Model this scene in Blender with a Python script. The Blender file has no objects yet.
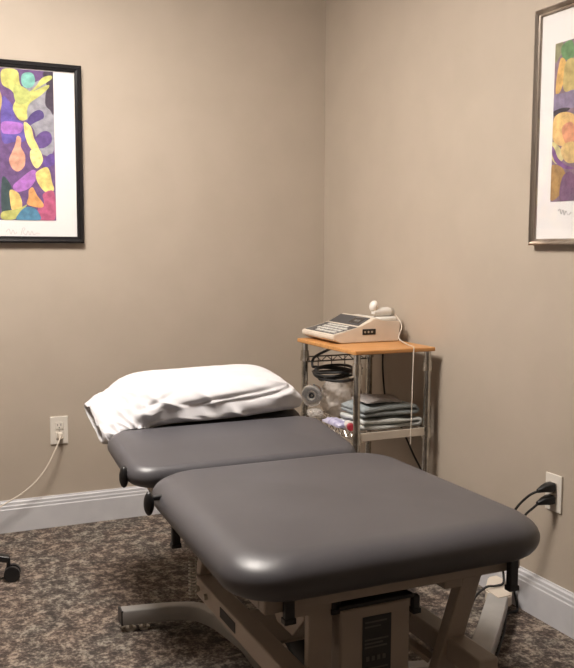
import bpy, bmesh, math, random
from mathutils import Vector, Matrix, noise
random.seed(4)
scene = bpy.context.scene
COL = scene.collection
PI = math.pi

# ------------------------------------------------------------------ camera
H = 1.16
F = 871.2
yaw, pitch, roll = math.radians(24.43), math.radians(5.707), math.radians(0.225)
fw = Vector((math.sin(yaw)*math.cos(pitch), math.cos(yaw)*math.cos(pitch), -math.sin(pitch)))
rt = fw.cross(Vector((0, 0, 1))).normalized()
up = rt.cross(fw)
rt, up = math.cos(roll)*rt + math.sin(roll)*up, -math.sin(roll)*rt + math.cos(roll)*up
cam = bpy.data.cameras.new('camera')
camo = bpy.data.objects.new('camera', cam); COL.objects.link(camo)
m = Matrix((rt, up, -fw)).transposed().to_4x4()
m.translation = Vector((0, 0, H))
camo.matrix_world = m
cam.sensor_fit = 'VERTICAL'; cam.sensor_height = 24; cam.lens = F/668*24
cam.clip_start = 0.02
scene.camera = camo
EYE = Vector((0, 0, H))
def ray(px, py):
    return rt*((px-287)/F) + up*((334-py)/F) + fw

WX, WY = 1.828, 3.615          # the right wall's plane and the back wall's plane
LX, FY, CZ = -1.9, -2.2, 2.44
def on_back(px, py, off=0.0):
    d = ray(px, py); return EYE + d*((WY-off)/d.y)
def on_right(px, py, off=0.0):
    d = ray(px, py); return EYE + d*((WX-off)/d.x)

# --------------------------------------------------------------- materials
def mat(name, col, rough=0.5, metal=0.0, **kw):
    m = bpy.data.materials.new(name); m.use_nodes = True
    b = m.node_tree.nodes['Principled BSDF']
    b.inputs['Base Color'].default_value = (*col, 1)
    b.inputs['Roughness'].default_value = rough
    b.inputs['Metallic'].default_value = metal
    for k, v in kw.items(): b.inputs[k].default_value = v
    return m
def nodes(m): return m.node_tree.nodes, m.node_tree.links, m.node_tree.nodes['Principled BSDF']
def add_noise(m, c1, c2, scale, detail=4, bump=0.0, dist=0.002, stretch=(1, 1, 1), lo=0.35, hi=0.65, bscale=None):
    n, l, b = nodes(m)
    tc = n.new('ShaderNodeTexCoord'); mp = n.new('ShaderNodeMapping'); mp.inputs['Scale'].default_value = stretch
    l.new(tc.outputs['Object'], mp.inputs['Vector'])
    t = n.new('ShaderNodeTexNoise'); t.inputs['Scale'].default_value = scale; t.inputs['Detail'].default_value = detail
    l.new(mp.outputs['Vector'], t.inputs['Vector'])
    r = n.new('ShaderNodeValToRGB'); r.color_ramp.elements[0].position = lo; r.color_ramp.elements[1].position = hi
    r.color_ramp.elements[0].color = (*c1, 1); r.color_ramp.elements[1].color = (*c2, 1)
    l.new(t.outputs['Fac'], r.inputs['Fac']); l.new(r.outputs['Color'], b.inputs['Base Color'])
    if bump:
        t2 = n.new('ShaderNodeTexNoise'); t2.inputs['Scale'].default_value = bscale or scale; t2.inputs['Detail'].default_value = 3
        l.new(mp.outputs['Vector'], t2.inputs['Vector'])
        bp = n.new('ShaderNodeBump'); bp.inputs['Strength'].default_value = bump; bp.inputs['Distance'].default_value = dist
        l.new(t2.outputs['Fac'], bp.inputs['Height']); l.new(bp.outputs['Normal'], b.inputs['Normal'])
    return m

M = {}
M['wall'] = add_noise(mat('tan wall paint', (0.5, 0.42, 0.33), 0.6), (0.455, 0.385, 0.312), (0.478, 0.405, 0.330), 6, 5, 0.12, 0.001, bscale=260)
M['ceiling'] = mat('ceiling white', (0.66, 0.63, 0.58), 0.9)
M['trim'] = add_noise(mat('white trim paint', (0.6, 0.6, 0.63), 0.35), (0.58, 0.575, 0.60), (0.64, 0.635, 0.655), 9, 3)
M['vinyl'] = add_noise(mat('grey vinyl', (0.13, 0.12, 0.125), 0.39), (0.074, 0.071, 0.079), (0.086, 0.083, 0.091), 5, 3, 0.10, 0.0006, bscale=420)
M['linen'] = add_noise(mat('white linen', (0.75, 0.74, 0.75), 0.85), (0.57, 0.56, 0.575), (0.62, 0.61, 0.63), 12, 3, 0.25, 0.0008, bscale=500)
M['beige'] = add_noise(mat('beige painted steel', (0.42, 0.35, 0.29), 0.4), (0.37, 0.31, 0.26), (0.42, 0.355, 0.30), 7, 4)
M['greysteel'] = add_noise(mat('grey painted steel', (0.4, 0.39, 0.38), 0.35), (0.33, 0.32, 0.31), (0.40, 0.39, 0.375), 9, 4)
M['black'] = mat('black plastic', (0.012, 0.012, 0.013), 0.4)
M['rubber'] = mat('black rubber', (0.015, 0.014, 0.014), 0.6)
M['chrome'] = add_noise(mat('chrome', (0.55, 0.53, 0.5), 0.22, 1.0), (0.42, 0.40, 0.37), (0.62, 0.6, 0.56), 30, 3)
M['dullsteel'] = mat('dull steel', (0.5, 0.47, 0.42), 0.4, 0.7)
M['cream'] = add_noise(mat('cream plastic', (0.68, 0.6, 0.5), 0.4), (0.66, 0.58, 0.49), (0.72, 0.64, 0.54), 10, 3)
M['white'] = mat('white plastic', (0.78, 0.75, 0.7), 0.35)
M['plate'] = mat('outlet plastic', (0.74, 0.69, 0.62), 0.35)
M['slot'] = mat('dark slot', (0.02, 0.018, 0.015), 0.6)
M['blackframe'] = mat('black lacquer', (0.012, 0.011, 0.012), 0.25)
M['silverframe'] = add_noise(mat('brushed pewter', (0.4, 0.34, 0.29), 0.3, 0.85), (0.30, 0.25, 0.21), (0.48, 0.42, 0.36), 12, 3, stretch=(1, 1, 0.1))
M['matboard'] = mat('white mat board', (0.80, 0.77, 0.76), 0.85)
M['darkscreen'] = mat('dark lcd', (0.05, 0.045, 0.045), 0.2)
M['keypanel'] = mat('charcoal panel', (0.07, 0.07, 0.075), 0.4)
M['key'] = mat('key', (0.68, 0.66, 0.62), 0.5)
M['towelgrey'] = add_noise(mat('blue grey terry', (0.35, 0.4, 0.42), 0.95), (0.30, 0.34, 0.355), (0.38, 0.42, 0.43), 60, 4, 0.8, 0.004, bscale=350)
M['towelpink'] = add_noise(mat('taupe terry', (0.35, 0.32, 0.3), 0.95), (0.32, 0.30, 0.29), (0.42, 0.385, 0.37), 60, 4, 0.8, 0.004, bscale=350)
M['towelwhite'] = add_noise(mat('white terry', (0.6, 0.62, 0.6), 0.95), (0.55, 0.57, 0.56), (0.66, 0.68, 0.66), 60, 4, 0.8, 0.004, bscale=350)
M['silver'] = mat('silver foil', (0.9, 0.88, 0.85), 0.18, 0.9)
M['red'] = mat('red plastic', (0.42, 0.03, 0.05), 0.35)
M['label'] = mat('black label', (0.03, 0.03, 0.03), 0.5)
M['ink'] = mat('grey print', (0.13, 0.125, 0.115), 0.6)
M['pencil'] = mat('pencil grey', (0.42, 0.40, 0.40), 0.8)
M['lavender'] = add_noise(mat('printed film', (0.4, 0.4, 0.62), 0.35), (0.30, 0.28, 0.50), (0.62, 0.60, 0.74), 55, 3)
M['cordwhite'] = mat('white cord', (0.68, 0.61, 0.52), 0.5)

# wood board
def wood():
    m = mat('honey maple', (0.6, 0.3, 0.1), 0.35); n, l, b = nodes(m)
    tc = n.new('ShaderNodeTexCoord'); mp = n.new('ShaderNodeMapping'); mp.inputs['Scale'].default_value = (3, 40, 40)
    l.new(tc.outputs['Object'], mp.inputs['Vector'])
    t = n.new('ShaderNodeTexNoise'); t.inputs['Scale'].default_value = 2.2; t.inputs['Detail'].default_value = 6
    l.new(mp.outputs['Vector'], t.inputs['Vector'])
    r = n.new('ShaderNodeValToRGB')
    r.color_ramp.elements[0].color = (0.50, 0.22, 0.065, 1); r.color_ramp.elements[1].color = (0.66, 0.33, 0.115, 1)
    r.color_ramp.elements[0].position = .3; r.color_ramp.elements[1].position = .7
    l.new(t.outputs['Fac'], r.inputs['Fac']); l.new(r.outputs['Color'], b.inputs['Base Color'])
    return m
M['wood'] = wood()

# carpet: brown loop pile with short pale and dark flecks
def carpet():
    m = mat('mottled carpet', (0.2, 0.16, 0.13), 1.0); n, l, b = nodes(m)
    tc = n.new('ShaderNodeTexCoord')
    def nz(scale, st, det=4):
        mp = n.new('ShaderNodeMapping'); mp.inputs['Scale'].default_value = st
        mp.inputs['Rotation'].default_value = (0, 0, 0)
        l.new(tc.outputs['Object'], mp.inputs['Vector'])
        t = n.new('ShaderNodeTexNoise'); t.inputs['Scale'].default_value = scale; t.inputs['Detail'].default_value = det
        t.inputs['Roughness'].default_value = 0.65
        l.new(mp.outputs['Vector'], t.inputs['Vector']); return t
    a = nz(27, (1, .85, 1), 5)
    c = nz(95, (1, .9, 1), 3)
    d = nz(5, (1, 1, 1), 2)
    mx = n.new('ShaderNodeMath'); mx.operation = 'MULTIPLY_ADD'; mx.inputs[1].default_value = 0.6
    l.new(a.outputs['Fac'], mx.inputs[0])
    m2 = n.new('ShaderNodeMath'); m2.operation = 'MULTIPLY'; m2.inputs[1].default_value = 0.4
    l.new(c.outputs['Fac'], m2.inputs[0]); l.new(m2.outputs[0], mx.inputs[2])
    r = n.new('ShaderNodeValToRGB'); r.color_ramp.interpolation = 'LINEAR'
    e = r.color_ramp.elements
    e[0].position = 0.41; e[0].color = (0.046, 0.036, 0.032, 1)
    e[1].position = 0.585; e[1].color = (0.35, 0.305, 0.255, 1)
    x = e.new(0.475); x.color = (0.088, 0.069, 0.059, 1)
    x = e.new(0.525); x.color = (0.175, 0.146, 0.121, 1)
    l.new(mx.outputs[0], r.inputs['Fac'])
    r2 = n.new('ShaderNodeValToRGB')
    r2.color_ramp.elements[0].position = 0.42; r2.color_ramp.elements[0].color = (1.0, 0.92, 0.88, 1)
    r2.color_ramp.elements[1].position = 0.60; r2.color_ramp.elements[1].color = (0.93, 0.95, 0.95, 1)
    l.new(d.outputs['Fac'], r2.inputs['Fac'])
    mm = n.new('ShaderNodeMix'); mm.data_type = 'RGBA'; mm.blend_type = 'MULTIPLY'; mm.inputs[0].default_value = 1
    l.new(r.outputs['Color'], mm.inputs[6]); l.new(r2.outputs['Color'], mm.inputs[7])
    l.new(mm.outputs[2], b.inputs['Base Color'])
    t = nz(240, (1, 1, 1), 2)
    bp = n.new('ShaderNodeBump'); bp.inputs['Strength'].default_value = 0.7; bp.inputs['Distance'].default_value = 0.006
    l.new(t.outputs['Fac'], bp.inputs['Height']); l.new(bp.outputs['Normal'], b.inputs['Normal'])
    return m
M['carpet'] = carpet()

def film():
    m = bpy.data.materials.new('clear crumpled film'); m.use_nodes = True
    n, l = m.node_tree.nodes, m.node_tree.links
    b = n['Principled BSDF']; b.inputs['Base Color'].default_value = (0.78, 0.74, 0.70, 1); b.inputs['Roughness'].default_value = 0.12
    out = n['Material Output']; tr = n.new('ShaderNodeBsdfTransparent'); tr.inputs['Color'].default_value = (0.9, 0.87, 0.83, 1)
    mx = n.new('ShaderNodeMixShader'); mx.inputs[0].default_value = 0.42
    l.new(tr.outputs[0], mx.inputs[1]); l.new(b.outputs[0], mx.inputs[2]); l.new(mx.outputs[0], out.inputs['Surface'])
    return m
M['film'] = film()
def glass():
    m = bpy.data.materials.new('picture glass'); m.use_nodes = True
    n, l = m.node_tree.nodes, m.node_tree.links
    out = n['Material Output']; tr = n.new('ShaderNodeBsdfTransparent'); gl = n.new('ShaderNodeBsdfGlossy')
    gl.inputs['Roughness'].default_value = 0.03
    fr = n.new('ShaderNodeFresnel'); fr.inputs['IOR'].default_value = 1.5
    mx = n.new('ShaderNodeMixShader'); ge = n.new('ShaderNodeNewGeometry')
    sub = n.new('ShaderNodeMath'); sub.operation = 'SUBTRACT'; sub.use_clamp = True     # the pane's inner side adds no second reflection
    l.new(fr.outputs[0], sub.inputs[0]); l.new(ge.outputs['Backfacing'], sub.inputs[1])
    l.new(sub.outputs[0], mx.inputs[0]); l.new(tr.outputs[0], mx.inputs[1]); l.new(gl.outputs[0], mx.inputs[2]); l.new(mx.outputs[0], out.inputs['Surface'])
    return m
M['glass'] = glass()

# ----------------------------------------------------------------- helpers
def link(name, bm, m, parent=None, smooth=False, mats=None, angle=40):
    me = bpy.data.meshes.new(name); bmesh.ops.recalc_face_normals(bm, faces=bm.faces[:]); bm.to_mesh(me); bm.free()
    for mm in (mats or [m]): me.materials.append(mm)
    if smooth:
        for p in me.polygons: p.use_smooth = True
        if angle: me.set_sharp_from_angle(angle=math.radians(angle))
    o = bpy.data.objects.new(name, me); COL.objects.link(o)
    if parent:
        o.parent = parent
        o.matrix_parent_inverse = Matrix.Translation(-parent_world(parent))
    return o
def parent_world(p):
    # a thing's Empty carries its place; every part keeps the origin of the room
    return Vector((0, 0, 0)) if p.parent else Vector(p.location)
def thing(name, label, cat, loc, group=None):
    o = bpy.data.objects.new(name, None); COL.objects.link(o); o.location = loc; o.empty_display_size = .05
    o['label'] = label; o['category'] = cat
    if group: o['group'] = group
    return o
def tag(o, label, cat, group=None):
    o['label'] = label; o['category'] = cat
    if group: o['group'] = group
    return o
def structure(o): o['kind'] = 'structure'; return o
def box(bm, lo, hi, bevel=0.0, seg=2, rot=None, pivot=None):
    c = (Vector(lo)+Vector(hi))/2; s = Vector(hi)-Vector(lo)
    r = bmesh.ops.create_cube(bm, size=1, matrix=Matrix.Translation(c) @ Matrix.Diagonal((*s, 1)))
    vs = r['verts']
    if bevel:
        es = list({e for v in vs for e in v.link_edges})
        rr = bmesh.ops.bevel(bm, geom=es, offset=bevel, segments=seg, profile=0.5, affect='EDGES')
        vs = list({v for f in rr['faces'] for v in f.verts} | {v for v in vs if v.is_valid})
        vs = [v for v in vs if v.is_valid]
    if rot is not None:
        bmesh.ops.rotate(bm, verts=vs, cent=pivot or c, matrix=rot)
    return vs
def catmull(pts, n=8, closed=False):
    P = [Vector(p) for p in pts]; out = []
    N = len(P)
    for i in range(N if closed else N-1):
        if closed: a, b, c, d = P[i-1], P[i], P[(i+1) % N], P[(i+2) % N]
        else: a, b, c, d = P[max(i-1, 0)], P[i], P[i+1], P[min(i+2, N-1)]
        for k in range(n):
            t = k/n
            out.append(0.5*((2*b)+(c-a)*t+(2*a-5*b+4*c-d)*t*t+(3*b-a-3*c+d)*t**3))
    if not closed: out.append(P[-1])
    return out
def sweep(bm, path, prof, closed=False, upv=Vector((0, 0, 1)), cap=True):
    """sweep a 2-D profile [(side, up)] along a path of points"""
    rings = []; N = len(path); prev = None
    for i, p in enumerate(path):
        if closed: t = (path[(i+1) % N]-path[i-1]).normalized()
        else: t = (path[min(i+1, N-1)]-path[max(i-1, 0)]).normalized()
        if prev is None:
            u = upv if abs(t.dot(upv)) < .95 else Vector((0, 1, 0))
            s = t.cross(u).normalized()
        else:
            s = (prev - t*prev.dot(t)).normalized()
        prev = s; u = s.cross(t).normalized()
        rings.append([bm.verts.new(p + s*a + u*b) for a, b in prof])
    K = len(prof)
    for i in range(N if closed else N-1):
        A, B = rings[i], rings[(i+1) % N]
        for k in range(K): bm.faces.new((A[k], A[(k+1) % K], B[(k+1) % K], B[k]))
    if cap and not closed:
        bm.faces.new(rings[0]); bm.faces.new(rings[-1])
def circ(r, n=10): return [(r*math.cos(2*PI*k/n), r*math.sin(2*PI*k/n)) for k in range(n)]
def rrect(w, h, r, n=3):
    out = []
    for cx, cy, a0 in ((w/2-r, h/2-r, 0), (-w/2+r, h/2-r, PI/2), (-w/2+r, -h/2+r, PI), (w/2-r, -h/2+r, 3*PI/2)):
        for k in range(n+1):
            a = a0+PI/2*k/n; out.append((cx+r*math.cos(a), cy+r*math.sin(a)))
    return out
def tube(bm, pts, r, n=10, smooth=6, closed=False):
    sweep(bm, catmull(pts, smooth, closed) if smooth > 1 else [Vector(p) for p in pts], circ(r, n), closed)
def cyl(bm, a, b, r, n=20, r2=None):
    a, b = Vector(a), Vector(b); d = b-a
    q = d.to_track_quat('Z', 'Y').to_matrix().to_4x4()
    bmesh.ops.create_cone(bm, cap_ends=True, segments=n, radius1=r, radius2=r if r2 is None else r2, depth=d.length, matrix=Matrix.Translation((a+b)/2) @ q)
def bar(bm, a, b, w, h, r=0.004):
    sweep(bm, [Vector(a), Vector(b)], rrect(w, h, r))
def prism(bm, poly, axis, lo, hi):
    """poly in the plane normal to axis ('y': (x,z); 'x': (y,z); 'z': (x,y))"""
    def P(a, b, t): return {'y': (a, t, b), 'x': (t, a, b), 'z': (a, b, t)}[axis]
    A = [bm.verts.new(P(a, b, lo)) for a, b in poly]; B = [bm.verts.new(P(a, b, hi)) for a, b in poly]
    n = len(poly); bm.faces.new(A); bm.faces.new(B[::-1])
    for k in range(n): bm.faces.new((A[k], A[(k+1) % n], B[(k+1) % n], B[k]))
def new(): return bmesh.new()

# ------------------------------------------------------------------ setting
def slab(name, lo, hi, m):
    bm = new(); box(bm, lo, hi); return structure(link(name, bm, m))
slab('floor', (LX-.1, FY-.1, -.1), (WX+.1, WY+.1, 0), M['carpet'])
slab('ceiling', (LX-.1, FY-.1, CZ), (WX+.1, WY+.1, CZ+.1), M['ceiling'])
slab('wall_back', (LX-.1, WY, 0), (WX+.1, WY+.1, CZ), M['wall'])
slab('wall_right', (WX, FY, 0), (WX+.1, WY, CZ), M['wall'])
slab('wall_left', (LX-.1, FY, 0), (LX, WY, CZ), M['wall'])
slab('wall_front', (LX-.1, FY-.1, 0), (WX+.1, FY, CZ), M['wall'])
BP = [(0, 0), (.016, 0), (.016, .094), (.0135, .098), (.0135, .108), (.011, .112), (.0105, .122), (.006, .1265), (.005, .131), (0, .131)]
bm = new(); prism(bm, [(WY-a, b) for a, b in BP], 'x', LX, WX-.016); structure(link('baseboard_back', bm, M['trim']))
bm = new(); prism(bm, [(WX-a, b) for a, b in BP], 'y', FY, WY); structure(link('baseboard_right', bm, M['trim']))
bm = new(); prism(bm, [(LX+a, b) for a, b in BP], 'y', FY, WY-.016); structure(link('baseboard_left', bm, M['trim']))

# ceiling light: the lamp of the room
LPX, LPY = 0.30, 2.35
t = thing('ceiling_light', 'square frosted ceiling light mounted above the treatment table', 'ceiling light', (LPX, LPY, CZ))
bm = new()
for a, b in (((-.32, -.32), (.32, -.29)), ((-.32, .29), (.32, .32)), ((-.32, -.29), (-.29, .29)), ((.29, -.29), (.32, .29))):
    box(bm, (LPX+a[0], LPY+a[1], CZ-.03), (LPX+b[0], LPY+b[1], CZ), .003)
link('light_frame', bm, M['white'], t)
em = bpy.data.materials.new('lit diffuser'); em.use_nodes = True
n = em.node_tree.nodes; e = n.new('ShaderNodeEmission'); e.inputs['Color'].default_value = (1, 0.925, 0.85, 1); e.inputs['Strength'].default_value = 17
em.node_tree.links.new(e.outputs[0], n['Material Output'].inputs['Surface'])
bm = new(); box(bm, (LPX-.285, LPY-.285, CZ-.085), (LPX+.285, LPY+.285, CZ-.012), .02, 3); link('diffuser', bm, em, t)

# ---------------------------------------------------------------- pictures
PAINT = {}
def paint(rgb):
    """rgb as display values 0-255: watercolour pigment with soft mottling"""
    if rgb in PAINT: return PAINT[rgb]
    c = [((v/255)**2.2)*0.95 for v in rgb]
    g = sum(c)/3*.8+.09; c = [v*.78+g*.22 for v in c]
    m = mat('watercolour pigment', c, 0.85)
    add_noise(m, [v*0.8 for v in c], [min(1, v*1.25) for v in c], 38, 4)
    PAINT[rgb] = m; return m
def flat_poly(bm, pts, idx):
    f = bm.faces.new([bm.verts.new(p) for p in pts]); f.material_index = idx; return f
def scribble(pts, r): 
    bm = new()
    for s in pts: tube(bm, s, r, 5, 5)
    return bm

# left picture -- on the back wall
x1 = .7230; x0 = x1-.56; z0 = 1.172; z1 = 1.876
FRG = 'framed watercolours on the walls'
pic = thing('framed_picture', 'black-framed abstract watercolour with white mat on the back wall', 'picture', (x0, WY, z0))
def frame_mesh(ax, lo, hi, w, d0, d1):
    """four mitred sides with a stepped lip. ax 'y' = back wall plane, 'x' = right wall plane; lo/hi = (h, z)"""
    bm = new()
    prof = [(0, 0), (0, d1), (w*.25, d1+.003), (w*.55, d1-.002), (w*.6, d1-.006), (w*.9, d1-.007), (w, d1-.010), (w, 0)]
    cor = [(lo[0], lo[1], 1, 1), (hi[0], lo[1], -1, 1), (hi[0], hi[1], -1, -1), (lo[0], hi[1], 1, -1)]
    rings = []
    for h, z, sh, sz in cor:
        ring = []
        for a, d in prof:
            hh, zz = h+sh*a, z+sz*a
            ring.append(bm.verts.new((hh, WY-d, zz) if ax == 'y' else (WX-d, hh, zz)))
        rings.append(ring)
    for i in range(4):
        A, B = rings[i], rings[(i+1) % 4]
        for k in range(len(prof)-1): bm.faces.new((A[k], A[k+1], B[k+1], B[k]))
    return bm
link('frame', frame_mesh('y', (x0, z0), (x1, z1), .026, 0, .026), M['blackframe'], pic)
bm = new(); box(bm, (x0+.02, WY-.010, z0+.02), (x1-.02, WY-.001, z1-.02)); link('mat_board', bm, M['matboard'], pic)
bm = new(); box(bm, (x0+.022, WY-.0165, z0+.022), (x1-.022, WY-.0145, z1-.022)); link('glass', bm, M['glass'], pic)
W_OFF = .011
shapes = [
 ((150, 148, 160), [(26, 88), (54, 84), (54, 150), (40, 152), (34, 130), (26, 118)]),
 ((66, 52, 74), [(43, 72.6), (54, 72.8), (54, 113), (50, 110), (45.5, 105), (45.5, 95), (47, 88), (45, 80)]),
 ((92, 70, 170), [(2, 98), (9, 101), (14, 108), (15, 118), (24, 124), (26, 140), (14, 142), (2, 140)]),
 ((168, 92, 196), [(2, 122), (16, 122), (23, 125), (20, 133), (8, 134), (2, 132)]),
 ((206, 206, 92), [(2, 69.5), (17, 70.2), (20, 84), (28, 92), (36, 86), (42, 78), (50.5, 75.5), (51.5, 79), (41, 86), (34, 91), (47.5, 85), (48.5, 88), (40, 96), (30, 103), (27, 111), (27, 119), (20, 120), (14, 112), (13, 106), (16, 98), (11, 90), (2, 84)]),
 ((182, 190, 90), [(15, 84), (30, 92), (28, 102), (18, 104), (14, 96)]),
 ((112, 190, 176), [(21, 80), (22.5, 74), (28, 72.2), (33, 74), (35, 80), (33, 86), (28, 88), (23, 86)]),
 ((78, 54, 128), [(27, 121), (31, 114), (38, 110), (43, 112), (43.5, 118), (36, 122), (29, 125.5)]),
 ((96, 62, 140), [(35, 139), (40, 133), (46, 131), (51, 134), (51.5, 142), (44, 148), (37, 147)]),
 ((232, 214, 112), [(24, 122), (31, 127), (34, 138), (39, 149), (35, 152), (29, 146), (25, 135)]),
 ((222, 152, 120), [(17, 136), (21, 138.5), (21, 147), (25, 155), (24.5, 166), (18, 171.5), (12, 168), (9, 160), (12, 152), (15, 145)]),
 ((236, 222, 128), [(31, 150), (38, 148.5), (42, 155), (42.5, 162), (37, 168.5), (32, 163), (30, 156)]),
 ((98, 60, 156), [(43, 161), (50, 154), (54, 156), (54, 164.5), (44, 167)]),
 ((170, 90, 190), [(13, 186), (20, 179), (32, 170), (36.5, 173), (34, 183), (26, 190), (16, 191.5)]),
 ((236, 208, 100), [(36.5, 172), (46, 167), (50, 172), (52, 182), (54, 189), (50, 194), (43, 190), (38, 183), (36, 177)]),
 ((190, 70, 120), [(38, 208), (44, 203), (43, 194), (54, 192), (54.8, 220), (39, 220.3)]),
 ((226, 154, 70), [(29, 190), (33, 187.5), (37, 195), (43.5, 204), (42, 207.5), (35, 207), (27, 204), (28.5, 197)]),
 ((50, 76, 80), [(2, 178), (9, 182), (12, 192), (10, 212), (2, 214)]),
 ((236, 196, 92), [(10, 190), (17, 192), (21, 198), (22, 207), (16, 213), (12, 210), (10, 200)]),
 ((186, 186, 84), [(2, 212), (12, 210), (20, 208), (27, 204.5), (24, 209), (15, 219), (2, 219)]),
 ((62, 132, 170), [(17, 220), (20, 212), (26, 207), (34, 208), (39, 213), (39.5, 220.2)]),
 ((200, 178, 90), [(-14, 80), (-4, 84), (2, 100), (-4, 120), (-14, 112), (-20, 96)]),
 ((180, 80, 150), [(-26, 140), (-12, 132), (-2, 146), (-8, 164), (-22, 160)]),
 ((90, 150, 160), [(-30, 176), (-16, 172), (-6, 186), (-14, 202), (-28, 196)]),
 ((226, 190, 100), [(-36, 110), (-26, 106), (-22, 122), (-30, 136), (-38, 126)]),
]
bm = new(); mats = [paint((104, 66, 128))]
A0 = on_back(54.6, 146, W_OFF)
ax1 = A0.x; ax0 = x0+(x1-A0.x); az1 = on_back(54, 72, W_OFF).z; az0 = on_back(54.6, 220.6, W_OFF).z
box(bm, (ax0, WY-W_OFF, az0), (ax1, WY-.0095, az1))
for i, (c, pts) in enumerate(shapes):
    mats.append(paint(c))
    P = catmull([on_back(x, y, W_OFF+.0001+i*.00005) for x, y in pts], 4, True)
    P = [Vector((min(max(p.x, ax0), ax1), p.y, min(max(p.z, az0), az1))) for p in P]
    flat_poly(bm, P, i+1)
link('art_print', bm, None, pic, mats=mats)
def w2(x, y): return on_back(x, y, W_OFF)
sg = [[w2(*p) for p in s] for s in ([(6, 232), (9, 229), (11, 234), (13, 230), (15, 234), (17, 232)],
     [(21, 235), (23, 228), (25, 229), (23, 232), (26, 235), (28, 231), (30, 235), (32, 231), (34, 235), (37, 233), (40, 234)])]
link('signature', scribble(sg, .0007), M['pencil'], pic)

# right picture -- on the right wall
yf = 2.166; yn = yf-.56
pic2 = thing('framed_picture', 'pewter-framed watercolour with white mat on the right wall', 'picture', (WX, yf, z0))
link('frame', frame_mesh('x', (yn, z0-.004), (yf, z1-.005), .020, 0, .024), M['silverframe'], pic2)
bm = new(); box(bm, (WX-.010, yn+.015, z0+.015), (WX-.001, yf-.015, z1-.02)); link('mat_board', bm, M['matboard'], pic2)
bm = new(); box(bm, (WX-.0165, yn+.017, z0+.017), (WX-.0145, yf-.017, z1-.022)); link('glass', bm, M['glass'], pic2)
P0 = on_right(556, 44, W_OFF); P1 = on_right(550, 202, W_OFF)
ay1 = (P0.y+P1.y)/2; bz1 = P0.z; bz0 = P1.z; ay0 = yn+(yf-ay1)
shapes2 = [
 ((140, 138, 96), [(556, 43), (563, 41), (562, 52), (558, 60), (555, 62)]),
 ((92, 142, 84), [(562, 46), (572, 40), (574, 56), (566, 60), (562, 56)]),
 ((222, 168, 62), [(561, 58), (566, 62), (564, 80), (560, 92), (556, 94), (556, 84), (558, 70)]),
 ((188, 164, 84), [(566, 62), (576, 60), (576, 88), (567, 92), (563, 86)]),
 ((128, 112, 148), [(554, 96), (564, 93), (576, 90), (576, 106), (562, 109), (553, 112)]),
 ((60, 48, 60), [(553, 112), (562, 108), (570, 108), (566, 112), (556, 117)]),
 ((230, 182, 96), [(553, 122), (558, 114), (568, 112), (576, 118), (574, 138), (562, 146), (553, 140)]),
 ((222, 140, 96), [(562, 128), (572, 122), (576, 138), (566, 144)]),
 ((206, 192, 120), [(552, 142), (560, 148), (564, 158), (556, 164), (551, 156)]),
 ((118, 68, 132), [(552, 146), (555, 150), (558, 158), (566, 165), (574, 168), (566, 169), (556, 163), (552, 154)]),
 ((214, 176, 100), [(562, 146), (574, 142), (576, 160), (568, 163), (562, 156)]),
 ((168, 126, 52), [(550, 168), (560, 166), (566, 176), (562, 192), (550, 200)]),
 ((116, 78, 112), [(562, 178), (572, 172), (578, 190), (574, 203), (560, 202)]),
]
bm = new(); mats = [paint((132, 104, 122))]
box(bm, (WX-W_OFF, ay0, bz0), (WX-.0095, ay1, bz1))
for i, (c, pts) in enumerate(shapes2):
    mats.append(paint(c))
    P = catmull([on_right(x, y, W_OFF+.0001+i*.00005) for x, y in pts], 4, True)
    P = [Vector((p.x, min(max(p.y, ay0), ay1), min(max(p.z, bz0), bz1))) for p in P]
    flat_poly(bm, P, i+1)
for i, (c, yy, zz, r) in enumerate([((226, 190, 100), 1.84, 1.7, .05), ((96, 70, 150), 1.80, 1.55, .06), ((90, 150, 160), 1.86, 1.42, .05), ((190, 80, 120), 1.77, 1.38, .045)]):
    mats.append(paint(c))
    P = [Vector((WX-W_OFF-.0008-i*.00005, min(max(yy+r*math.cos(a)*(1+.25*math.sin(2*a)), ay0), ay1), zz+1.3*r*math.sin(a))) for a in [2*PI*k/24 for k in range(24)]]
    flat_poly(bm, P, len(mats)-1)
link('art_print', bm, None, pic2, mats=mats)
sg = [[on_right(x, y, W_OFF) for x, y in [(558, 211), (560, 209), (561, 214), (563, 210), (564, 215), (566, 211), (568, 215), (571, 212)]]]
link('signature', scribble(sg, .0007), M['pencil'], pic2)

# ----------------------------------------------------------------- outlets
def outlet(ax, c, z, label):
    """duplex outlet; local (h, out, z) mapped to the wall"""
    t = thing('wall_outlet', label, 'outlet', (c, WY, z) if ax == 'y' else (WX, c, z), None)
    def P(h0, o0, z0, h1, o1, z1):
        if ax == 'y': return (c+h0, WY-o1, z+z0), (c+h1, WY-o0, z+z1)
        return (WX-o1, c+h0, z+z0), (WX-o0, c+h1, z+z1)
    bm = new(); box(bm, *P(-.036, 0, -.058, .036, .006, .058), .0025); link('cover_plate', bm, M['plate'], t)
    for s in (-1, 1):
        bm = new(); box(bm, *P(-.017, .005, s*.0195-.0145, .017, .0085, s*.0195+.0145), .004, 3)
        f = link('receptacle', bm, M['plate'], t)
        bm = new()
        for h in (-.0065, .0065): box(bm, *P(h-.0012, .008, s*.0195-.001, h+.0012, .0089, s*.0195+.008))
        box(bm, *P(-.0022, .008, s*.0195-.010, .0022, .0089, s*.0195-.0055))
        o = link('slots', bm, M['slot'], f)
    bm = new()
    a, b = P(0, .005, 0, 0, .0085, 0); cyl(bm, a, b, .003, 12); link('screw', bm, M['dullsteel'], t)
    return t
def outlet_fix(): pass
LO = on_back(59, 430); RO = Vector((WX, 2.036, .414))
outlet('y', LO.x, LO.z, 'cream duplex wall outlet on the back wall below the black-framed picture')
outlet('x', RO.y, RO.z, 'cream duplex wall outlet on the right wall holding two black plugs')
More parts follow.
